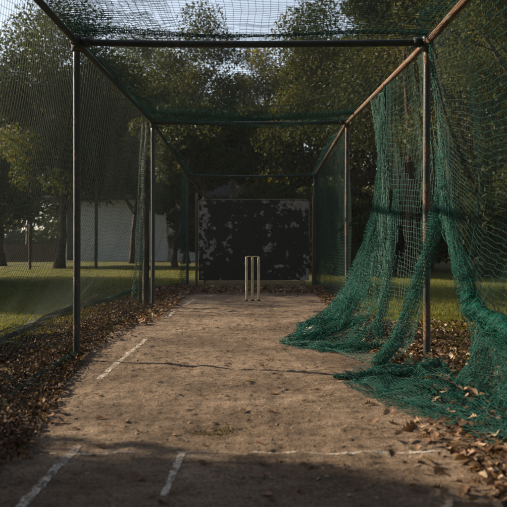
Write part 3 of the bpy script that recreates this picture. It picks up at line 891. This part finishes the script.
# seen in the photograph
tree('broadleaf_tree', 'tall airy tree far off showing through the roof net, lawn side', 128, 44, 13.4, 3.6, 4.0, .17, 15000, 'green', seed=41, nc=66, spread=.14)
tree('broadleaf_tree', 'tall airy tree far off in the middle of the roof opening', 268, 45, 12.4, 3.4, 4.0, .16, 10000, 'dark', seed=42, nc=50, spread=.11)
tree('broadleaf_tree', 'big dark spreading tree standing on the lawn before the pale building', 59, 30, 10.2, 3.3, 1.9, .17, 26000, 'green', seed=1, tmean=.42)
tree('broadleaf_tree', 'dark tree with low hanging boughs over the roof of the pale building', 132, 37, 8.0, 3.2, 2.7, .13, 20000, 'dark', seed=43, nc=64)
tree('broadleaf_tree', 'dense dark tree at the edge of the photo behind the short lawn stake', 2, 33, 8.0, 2.9, 1.5, .16, 22000, 'dark', seed=2)
tree('broadleaf_tree', 'tall tree with open branches rising above the middle of the second crossbar', 186, 37, 11.6, 3.5, 2.6, .16, 19000, 'dark', seed=3, nc=64, spread=.14)
tree('slender_tree', 'slender pale trunked tree seen just behind the roof beside the tall open tree', 169, 41, 10.8, 1.9, 4.5, .10, 4500, 'green', 'bark_pale', 4, nc=30)
tree('slender_tree', 'slender pale stemmed tree just above the middle of the black board', 226, 36, 7.2, 2.3, 3.2, .09, 8000, 'green', 'bark_pale', 5, .02, nc=40)
tree('slender_tree', 'slender pale tree leaning away above the middle of the black board', 238, 38, 7.6, 2.2, 3.6, .08, 7000, 'autumn', 'bark_pale', 6, .06, nc=40)
tree('broadleaf_tree', 'yellowing leaning tree above the far end of the rusty rail', 322, 33, 10.6, 3.3, 2.3, .17, 22000, 'autumn', seed=7, nc=64, spread=.16, tmean=.3)
tree('broadleaf_tree', 'tall dark tree filling the view behind the near rusty post', 412, 29, 12.5, 4.0, 1.8, .2, 30000, 'dark', 'bark', 8)
tree('broadleaf_tree', 'tall dark tree at the edge of the photo behind the tied net', 505, 25, 12, 3.9, 1.6, .2, 30000, 'dark', 'bark', 9)
tree('broadleaf_tree', 'very tall olive tree deep behind the tied net peak', 462, 38, 15, 4.6, 2, .22, 26000, 'green', seed=10, leaf=.10)
tree('broadleaf_tree', 'tall olive tree deep behind the bunched net on the rusty rail', 372, 44, 14, 4.6, 2, .2, 26000, 'green', seed=11, leaf=.10)
tree('broadleaf_tree', 'round low green tree far behind the black board', 272, 48, 8.6, 4.0, 1.6, .18, 22000, 'dark', seed=12, leaf=.10)
tree('broadleaf_tree', 'tall green tree standing behind the pale building', 118, 53, 13.2, 4.6, 2.5, .2, 24000, 'green', seed=13, leaf=.11, nc=80)
tree('broadleaf_tree', 'tall thinning tree far off beyond the boarded fence', 28, 46, 11.2, 3.8, 2.2, .2, 18000, 'autumn', seed=14, leaf=.10)
tree('pine_trunk_tree', 'reddish barked tree with a bare trunk in the gap beside the near rusty post', 409, 25, 11, 2.2, 7.0, .11, 7000, 'dark', 'bark_tan', 15, nc=40)
tree('leaning_tree', 'dark tree leaning away just behind the black board', 218, 24, 5.2, 1.9, 2.6, .10, 7000, 'dark', 'bark', 17, -.16, nc=40)
tree('broadleaf_tree', 'low bushy tree behind the gathered net at the far end of the lawn', 176, 31, 5.2, 1.7, 1.8, .10, 9000, 'dark', 'bark', 18, nc=36)
tree('broadleaf_tree', 'overhanging autumn tree showing above the near rusty corner', 450, 18, 8.6, 2.7, 4.6, .14, 16000, 'autumn', 'bark', 19, nc=60, leaf=.045, X=6.2, tmean=.3)

bl = [(330, 24, 2.6, 1.5, 'dark shrub between the black board and the slim rusty post'), (360, 27, 3.0, 1.7, 'dark shrub behind the hanging bunched net'),
      (395, 30, 3.4, 1.9, 'dark shrub behind the two tan trunks'), (432, 26, 2.8, 1.6, 'dark shrub straight behind the near rusty post'),
      (470, 27, 3.2, 1.8, 'dark shrub seen through the gap under the tied net'), (508, 22, 3.0, 1.7, 'dark shrub at the photo edge above the rolled hem'),
      (240, 29, 3.0, 1.8, 'dark shrub straight behind the black board, lawn side'), (282, 27, 2.9, 1.7, 'dark shrub straight behind the black board, rusty post side'),
      (205, 33, 2.6, 1.5, 'dark shrub at the corner of the pale building'), (312, 30, 3.4, 1.9, 'taller dark shrub behind the far corner of the cage')]
for q, (px, D, h, rx, lab) in enumerate(bl):
    tree('shrub', lab, px, D, h, rx, .25, .05, 9000, 'dark', 'bark', 60 + q, nc=34, cat='shrub', group='shrubs behind the cage', leaf=.085, spread=.22, tmean=.3)
# beyond the edge of the photo: what keeps the sun off the far end and off the near crease
tree('broadleaf_tree', 'broad tree outside the photo whose shade falls on the black board', 0, 20.9, 10.5, 4.0, .8, .2, 26000, 'green', seed=31, X=-13.5, nc=80, spread=.2)

# unseen hedging added so its shade crosses the near crease
c = np.stack([rng.uniform(-7.4, -6.2, 420), rng.uniform(-5, 5.52, 420), rng.uniform(.2, 3.9, 420)], 1)
V, Qd, tt = leaf_cloud(c, np.full(420, .32), np.full(420, 85), .09, np.full(420, .35), 77, 1.0)
mb = MB(); mb.add(V, Qd, None, tt); ht = thing('shade_hedge', 'tall unseen hedging added to shade the near crease of the pitch', 'shade_hedge', (-6.8, 0, 0))
keep_world(mb.build('foliage', M['dark'], None, False), ht)
mb = MB(); box(mb, -7.15, -6.45, -4.9, 5.45, -.1, 3.75); keep_world(mb.build('solid_core', M['bark'], None, False), ht)

c = np.stack([rng.uniform(-3.75, -3.3, 160), rng.uniform(3.0, 8.2, 160), rng.uniform(.1, .78, 160)], 1)  # low leafy row made up to shade the leaf drift
V, Qd, tt = leaf_cloud(c, np.full(160, .2), np.full(160, 60), .06, np.full(160, .35), 79, 1.0)
mb = MB(); mb.add(V, Qd, None, tt); ht = thing('low_shade_hedge', 'knee high unseen hedging added to shade the leaf drift', 'shade_hedge', (-3.5, 5.6, 0))
keep_world(mb.build('foliage', M['dark'], None, False), ht)
mb = MB(); box(mb, -3.7, -3.35, 3.1, 8.1, -.1, .72); keep_world(mb.build('solid_core', M['bark'], None, False), ht)

for q, (X, D, h, lab) in enumerate(((7.6, 3.0, 9.5, 'unseen spreading tree beside the tied net, added to dim sky light'), (9.0, 10.5, 10.5, 'unseen tall tree beyond the hanging bunched net, added to dim sky light'),
                                    (-2.5, -7.5, 10, 'spreading tree added behind the camera to dim sky light, lawn side'), (4.5, -6.5, 10, 'spreading tree added behind the camera to dim sky light, tied net side'))):
    tree('broadleaf_tree', lab, 0, D, h, 3.6, 1.6, .2, 12000, 'dark', 'bark', 80 + q, X=X, nc=80, spread=.2, leaf=.13)  # unseen trees put round the camera to cut sky light

# far wood closing the view
r = np.random.default_rng(5); nC = 520
c = np.stack([r.uniform(-48, 48, nC), r.uniform(60, 70, nC), np.zeros(nC)], 1)
top = 6.5 + 3 * fbm(c[:, 0] * .12, c[:, 1] * .1, 500, 3) * 2 + np.clip(c[:, 0], 0, 20) * .2
c[:, 2] = r.random(nC) * top
V, Qd, tt = leaf_cloud(c, np.full(nC, 1.5), np.full(nC, 110), .30, r.random(nC) * .6, 78, .9)
mb = MB(); mb.add(V, Qd, None, tt); tag(mb.build('far_wood', M['dark'], None, False), 'far dark wood closing the view beyond the lawn', 'wood', kind='stuff')


# ------------------------------------------------------------------ leaves on the ground
LW = np.array([.06, .62, 1.0, .86, .55, .04]); LYs = np.linspace(-1, 1, 6)


def leaf_verts(n, r, widths=LW, lys=LYs, asp=.62, curl=1.0):
    k = len(widths)
    bx = np.stack([-widths * asp, 0 * widths, widths * asp], 1); by = np.repeat(lys[:, None], 3, 1)
    bx = bx.ravel()[None] * (1 + .25 * (r.random((n, 3 * k)) - .5)); by = by.ravel()[None] + 0 * bx
    c1 = curl * r.uniform(-.2, 1.1, (n, 1)); c2 = curl * r.uniform(-.6, .6, (n, 1)); tw = curl * r.uniform(-.6, .6, (n, 1))
    z = c1 * bx ** 2 + .12 * np.abs(bx) + c2 * by ** 2 * .6 + tw * bx * by
    P = np.stack([bx, by, z], -1)
    i = np.arange(k * 3).reshape(k, 3)
    Q = np.stack([i[:-1, :-1], i[:-1, 1:], i[1:, 1:], i[1:, :-1]], -1).reshape(-1, 4)
    return P, Q


def rot(P, yaw, pit, rol):
    def R(a, i, j, P):
        c, s = np.cos(a)[:, None], np.sin(a)[:, None]
        o = P.copy(); o[..., i] = c * P[..., i] - s * P[..., j]; o[..., j] = s * P[..., i] + c * P[..., j]
        return o
    return R(yaw, 0, 1, R(pit, 1, 2, R(rol, 0, 2, P)))


def litter(name, pos, size, tilt, seed, label, tmean=.4, tsd=.22):
    r = np.random.default_rng(seed); n = len(pos)
    P, Q = leaf_verts(n, r)
    P = rot(P, r.uniform(0, 6.28, n), r.normal(size=n) * tilt, r.normal(size=n) * tilt)
    P *= (size * r.uniform(.55, 1.25, n))[:, None, None]
    P += pos[:, None]
    tint = np.clip(tmean + r.normal(size=n) * tsd, 0, 1)
    k = P.shape[1]
    Qa = (Q[None] + (np.arange(n) * k)[:, None, None]).reshape(-1, 4)
    o = mesh_obj(name, P, Qa, None, M['litter'], None, True, np.repeat(tint, k))
    return tag(o, label, 'leaves', kind='stuff')


r = np.random.default_rng(21)
INX = ([2, 4.2, 5.5, 6.5, 10, 17], [-.98, -1.10, -1.24, -1.38, -1.33, -1.2])
# long drift under the lawn-side net
n = 48000
y = 2.2 * np.exp(r.random(n) * math.log(17.2 / 2.2))
xh = np.interp(y, HEM[:, 0], HEM[:, 1]) + .06; inn = np.interp(y, INX[0], INX[1]) + .16 * fbm(y * 1.5, y * 0 + 3, 603, 3)
ctr = -1.70 + .25 * fbm(y * .8, y * 0, 600, 3)
x = np.where(r.random(n) < .45, ctr + r.normal(size=n) * .2, xh + (inn - xh) * r.random(n))
prof = np.exp(-((x - ctr) / .34) ** 2)
z = r.random(n) * prof * (.07 + .07 * np.clip((8 - y) / 5, 0, 1)) + .012 + .015 * r.random(n) + ground_h(x, y) * (x < -1.6)
ok = (x < inn) & (x > xh - .1) & ((fbm(x * 3, y * 1.6, 670, 3) > -.10) | (r.random(n) < .35)) | (r.random(n) < .03)
litter('leaf_drift', np.stack([x, y, z], 1)[ok], .0155, .55, 31, 'long brown drift of dead leaves heaped along the foot of the lawn-side net', .24, .28)
yy = np.arange(2.6, 11.6, .05)[:, None]; vv = np.linspace(0, 1, 34)[None]
xa = np.interp(yy, HEM[:, 0], HEM[:, 1]); xb = np.interp(yy, INX[0], INX[1]) - .10
X = xa * (1 - vv) + xb * vv + .12 * fbm(yy * 1.4, vv * 3, 650, 3); Y = yy + .14 * fbm(yy * 1.6, vv * 4, 653, 3)
Z = .05 + .16 * np.sin(vv * math.pi) * (1 + 2.0 * fbm(yy * 1.8, vv * 3, 656, 3)) + .05 * fbm(yy * 5, vv * 9, 659, 2)
mb = MB(); net(mb, np.stack([X, Y, np.maximum(Z, .012)], -1), .0015, .02, .10)
keep_world(mb.build('slumped_netting', M['net_dirty']), bpy.data.objects['side_net'])
# leaves around and beyond the fallen net
n = 12000
y = 2.2 * np.exp(r.random(n) * math.log(9.5 / 2.2)); x = 1.02 + np.abs(r.normal(size=n)) * 1.0 - .10 * (y < 4)
x += .25 * fbm(y * 1.2, y * 0 + 1, 610, 3)
ok = ~((y < 5.9) & (y > 3.5) & (x < 1.62) & (x > .6 + (y - 3.5) * -.05) & (r.random(n) < .8))
x, y = x[ok], y[ok]; n = len(x)
z = ground_h(x, y) * (x > 1.5) + .02 + r.random(n) * .05 * np.exp(-((x - 1.35) / .4) ** 2)
litter('leaf_carpet', np.stack([x, y, z], 1), .029, .42, 32, 'brown carpet of dead leaves around and beyond the fallen green net', .50, .26)
# swept line before the board
n = 2600
y = 15.2 + r.normal(size=n) * .55 + .6 * r.random(n); x = r.uniform(-1.9, 1.9, n)
ok = y < 16.5
z = np.full(n, .02) + r.random(n) * .05
litter('leaf_line', np.stack([x, y, z], 1)[ok], .036, .45, 33, 'line of dead leaves blown against the foot of the black board', .5, .2)
# corner strips at the far end
n = 1600
s = np.sign(r.random(n) - .5); y = r.uniform(9, 16.5, n); x = s * (1.12 + np.abs(r.normal(size=n)) * .22); x = np.where((s > 0) & (y < 10), 1.5, x)
litter('leaf_edge', np.stack([x, y, np.full(n, .02) + r.random(n) * .03], 1), .034, .4, 34, 'thin strips of dead leaves along both edges of the far pitch', .45, .22)
# small torn bits all over the dirt
n = 420
y = 2.0 * np.exp(r.random(n) * math.log(14.5 / 2.0)); x = r.uniform(-1.2, 1.15, n)
keep = fbm(x * 1.6, y * 1.2, 630, 3) > -.06
x, y = x[keep], y[keep]
litter('leaf_crumbs', np.stack([x, y, pitch_h(x, y) + .006], 1), .010, .3, 35, 'torn leaf crumbs strewn over the dirt of the pitch', .3, .25)

# soil clods
n = 4200
y = 1.9 * np.exp(r.random(n) * math.log(14 / 1.9)); x = r.uniform(-1.25, 1.2, n)
keep = fbm(x * 2.1, y * 2.4, 640, 3) > -.02; x, y = x[keep], y[keep]; n = len(x)
oc = np.array([(1, 0, 0), (-1, 0, 0), (0, 1, 0), (0, -1, 0), (0, 0, .7), (0, 0, -.7)], float)
s = .0022 + .008 * r.random(n) ** 5
Vv = oc[None] * s[:, None, None] * (1 + .7 * (r.random((n, 6, 3)) - .5)); Vv[..., 0] *= (1 + r.random(n) * .8)[:, None]; Vv[..., 2] *= .6
Vv = rot(Vv, r.uniform(0, 6.28, n), r.normal(size=n) * .2, r.normal(size=n) * .2) + np.stack([x, y, pitch_h(x, y) + s * .3], 1)[:, None]
tr = np.array([(0, 2, 4), (2, 1, 4), (1, 3, 4), (3, 0, 4), (2, 0, 5), (1, 2, 5), (3, 1, 5), (0, 3, 5)])
o = mesh_obj('soil_clods', Vv, None, (tr[None] + (np.arange(n) * 6)[:, None, None]).reshape(-1, 3), M['crumb'], None, False)
tag(o, 'small clods of dry soil strewn over the pitch', 'soil', kind='stuff')

# single leaves one could pick up
LOB = np.array([.05, .30, .85, .45, 1.0, .50, .80, .35, .42, .03]); LOBY = np.array([-1, -.82, -.62, -.42, -.15, .08, .30, .50, .72, 1.05])


def leaf_mesh(seed, tint, size, curl):
    r = np.random.default_rng(seed)
    P, Q = leaf_verts(1, r, LOB, LOBY + 0, .80, curl)
    P = P[0] * size
    mb = MB(); mb.add(P, Q)
    st = np.linspace(0, 1, 4)[:, None]
    tube(mb, np.array([0, -size, P[1, 2]]) * (1 - st) + np.array([size * .15, -size * 1.7, P[1, 2] + size * .15]) * st, .0012, 4)
    me_o = mb.build('fallen_leaf', M['litter'])
    me = me_o.data
    me.attributes['tint'].data.foreach_set('value', np.full(len(me.vertices), tint, dtype=np.float32))
    COL.objects.unlink(me_o)
    return me_o, P[:, 2].min()


protos = [leaf_mesh(700 + q, t, .042, c) for q, (t, c) in enumerate(((.55, .9), (.70, 1.2), (.82, .8), (.62, 1.4), (.92, .7), (.35, 1.0)))]


def put_leaf(px, py, label, group, proto, scale=1.0, xy=None, lift=0.0, tilt=.2, base=0.0):
    src, zmin = protos[proto]
    o = src.copy(); COL.objects.link(o)
    if xy is None:
        D = CH * F / (py - VY); x = gx(px, D)
    else: x, D = xy
    zz = float(pitch_h(np.array([x]), np.array([D]))[0]) if abs(x) < 1.3 else .02
    o.scale = (scale,) * 3
    o.rotation_euler = (random.uniform(-tilt, tilt), random.uniform(-tilt, tilt), random.uniform(0, 6.28))
    o.location = (x, D, zz - zmin * scale * .8 + .004 + lift)
    tag(o, label, 'leaf', group)
    return o


random.seed(4)
G1 = 'curled leaves along the edge of the fallen net'
L1 = 'large curled brown leaf lying along the edge of the fallen net sheet'
for px, py, pr, s, up in ((388, 413, 2, 1.0, .5), (409, 432, 3, 1.35, .9), (424, 434, 1, 1.0, .5), (418, 424, 4, .8, .4), (431, 444, 3, .9, .5), (443, 440, 0, .8, .5), (370, 405, 3, .8, .2), (452, 446, 1, .9, .5)):
    put_leaf(px, py, L1, G1, pr, s, tilt=up)
G2 = 'leaves heaped on the near corner of the pitch'
L2 = 'dry brown leaf in the loose heap beside the green net skirt, near corner of pitch'
for q in range(130):
    D = random.uniform(2.75, 4.05); x = random.uniform(.0, .62) ** 1.0 + .72 + (D - 3.4) * .12
    if random.random() < .25: x -= .18
    put_leaf(0, 0, L2, G2, random.choice((0, 1, 1, 2, 3, 4, 5)), random.uniform(.42, .82), (x, D), random.uniform(0, .045), .5)
G3 = 'leaves scattered over the bare pitch'
L3 = 'small dry leaf lying loose on the bare dirt of the pitch'
for q in range(90):
    D = 2.6 * math.exp(random.random() * math.log(13 / 2.6)); x = random.uniform(-1.1, 1.0)
    if x > .5 and D < 9: x -= .55
    put_leaf(0, 0, L3, G3, random.choice((0, 1, 3, 5, 5)), random.uniform(.35, .7), (x, D), 0, .15)
G4 = 'leaves along the edge of the lawn-side drift'
L4 = 'dry leaf lying on the pitch edge of the long leaf drift'
for q in range(60):
    D = 3.3 * math.exp(random.random() * math.log(10 / 3.3)); x = float(np.interp(D, INX[0], INX[1])) + random.uniform(-.16, .12)
    put_leaf(0, 0, L4, G4, random.choice((0, 1, 1, 2, 3, 5)), random.uniform(.55, .95), (x, D), random.uniform(0, .03), .4)
put_leaf(57, 402, 'single pale pinkish leaf lying apart on the dirt beside the leaf drift', G4, 4, 1.0)
put_leaf(101, 446, 'dark leaf on the dirt beside the end of the worn chalk line', G3, 5, .8)
put_leaf(137, 480, 'curled brown leaf lying in the shade between the two short chalk lines', G3, 3, .9)

# weed tuft and grass
def blades(name, x, y, z, h, seed, label, wid=.004, t0=.5, mat=None):
    r = np.random.default_rng(seed); n = len(x)
    a = r.uniform(0, 6.28, n); le = r.uniform(.1, .8, n) * h; w = wid * r.uniform(.6, 1.3, n)
    dx, dy = np.cos(a), np.sin(a)
    b = np.stack([x, y, z], 1)
    p0 = b + np.stack([-dy * w, dx * w, 0 * w], 1); p1 = b + np.stack([dy * w, -dx * w, 0 * w], 1)
    m = b + np.stack([dx * le * .35, dy * le * .35, h * .65], 1)
    p2 = m + np.stack([dy * w, -dx * w, 0 * w], 1) * .7; p3 = m + np.stack([-dy * w, dx * w, 0 * w], 1) * .7
    tip = b + np.stack([dx * le, dy * le, h], 1)
    V = np.stack([p0, p1, p2, p3, tip], 1)
    i = (np.arange(n) * 5)[:, None]
    o = mesh_obj(name, V, i + np.array([[0, 1, 2, 3]]), i + np.array([[3, 2, 4]]), mat or M['grass'], None, False,
                 np.repeat(np.clip(t0 + r.normal(size=n) * .22, 0, 1), 5))
    return tag(o, label, 'grass', kind='stuff')


n = 420
a = r.normal(size=(n, 2)) * np.array([.055, .07])
x = gx(216, 4.0) + a[:, 0] * 1.3; y = 4.02 + a[:, 1]
blades('grass_tuft', x, y, pitch_h(x, y), .003 + .007 * r.random(n), 41, 'flattened tuft of weeds growing through the dirt of the pitch', .003, .45, M['weed'])
n = 95000
y = 5.5 * np.exp(r.random(n) * math.log(30 / 5.5)); sd = r.random(n) < .58
x = np.where(sd, -1.75 - r.random(n) ** 1.3 * (.22 + .33 * y) , 1.75 + r.random(n) ** 1.3 * (.3 + .33 * y))
m_ = ~((~sd) & (y < 8.4) & (r.random(n) < .7))
x, y = x[m_], y[m_]
blades('lawn_grass', x, y, ground_h(x, y) - .005, .025 + .035 * r.random(len(x)), 42, 'short olive lawn grass on both sides of the cage', .004, .5)

c = np.stack([rng.uniform(-7.0, -6.7, 240), rng.uniform(11.8, 20.2, 240), rng.uniform(.1, 2.1, 240)], 1)  # unseen leafy row added to keep sun off the lawn
V, Qd, tt = leaf_cloud(c, np.full(240, .22), np.full(240, 60), .06, np.full(240, .35), 83, 1.0)
mb = MB(); mb.add(V, Qd, None, tt); ht = thing('shade_hedge', 'head high unseen hedging added to shade the lawn', 'shade_hedge', (-6.85, 16, 0))
keep_world(mb.build('foliage', M['dark'], None, False), ht)
mb = MB(); box(mb, -6.98, -6.72, 11.9, 20.1, -.1, 2.0); keep_world(mb.build('solid_core', M['bark'], None, False), ht)
# thin evening mist
hm = bpy.data.materials.new('thin_mist'); hm.use_nodes = True; hn = hm.node_tree; hn.nodes.clear()
ho = hn.nodes.new('ShaderNodeOutputMaterial'); hv = hn.nodes.new('ShaderNodeVolumePrincipled')
hv.inputs['Color'].default_value = (.86, .90, .92, 1); hv.inputs['Density'].default_value = .0004; hv.inputs['Anisotropy'].default_value = .3
hn.links.new(hv.outputs[0], ho.inputs['Volume'])
mb = MB(); box(mb, -160, 160, -70, 270, -2.0, 19)
tag(mb.build('haze', hm, None, False), 'thin pale evening mist', 'mist', kind='stuff')

# ------------------------------------------------------------------ light, sky, camera
ELEV = math.radians(25)
az = np.array([.945, -.327]); az /= np.linalg.norm(az)
ldir = Vector((az[0] * math.cos(ELEV), az[1] * math.cos(ELEV), -math.sin(ELEV)))
sl = bpy.data.lights.new('sun', 'SUN'); sl.energy = 5.0; sl.angle = math.radians(.6); sl.color = (1, .83, .61)
so = bpy.data.objects.new('sun', sl); COL.objects.link(so)
so.rotation_euler = ldir.to_track_quat('-Z', 'Y').to_euler(); so.location = (-20, 10, 15)

w = bpy.data.worlds.new('World'); SC.world = w; w.use_nodes = True
nt = w.node_tree; nt.nodes.clear()
out = nt.nodes.new('ShaderNodeOutputWorld'); bg = nt.nodes.new('ShaderNodeBackground')
sky = nt.nodes.new('ShaderNodeTexSky'); sky.sky_type = 'NISHITA'; sky.sun_disc = False
sky.sun_elevation = ELEV; sky.sun_rotation = math.atan2(-az[0], -az[1])
sky.air_density = 1.0; sky.dust_density = 1.5; sky.ozone_density = 1.0
hs = nt.nodes.new('ShaderNodeHueSaturation'); hs.inputs['Saturation'].default_value = .62
nt.links.new(sky.outputs[0], hs.inputs['Color']); nt.links.new(hs.outputs[0], bg.inputs[0])
bg.inputs[1].default_value = .078
nt.links.new(bg.outputs[0], out.inputs[0])

cam = bpy.data.cameras.new('camera'); co = bpy.data.objects.new('camera', cam); COL.objects.link(co)
cam.sensor_width = 36; cam.lens = 36 * F / 507
cam.shift_x = (253.5 - VX) / 507; cam.shift_y = -(253.5 - VY) / 507
cam.clip_end = 1000; cam.clip_start = .05
co.location = (0, 0, CH); co.rotation_euler = (math.radians(90), 0, 0)
cam.dof.use_dof = True; cam.dof.focus_distance = 8.0; cam.dof.aperture_fstop = 4.0
SC.camera = co
vs = SC.view_settings; vs.view_transform = 'Standard'; vs.look = 'None'; vs.exposure = 1.4; vs.gamma = 1; vs.use_curve_mapping = False
SC.render.engine = 'CYCLES'
SC.cycles.max_bounces = 6; SC.cycles.diffuse_bounces = 3; SC.cycles.transparent_max_bounces = 8
SC.cycles.use_denoising = True
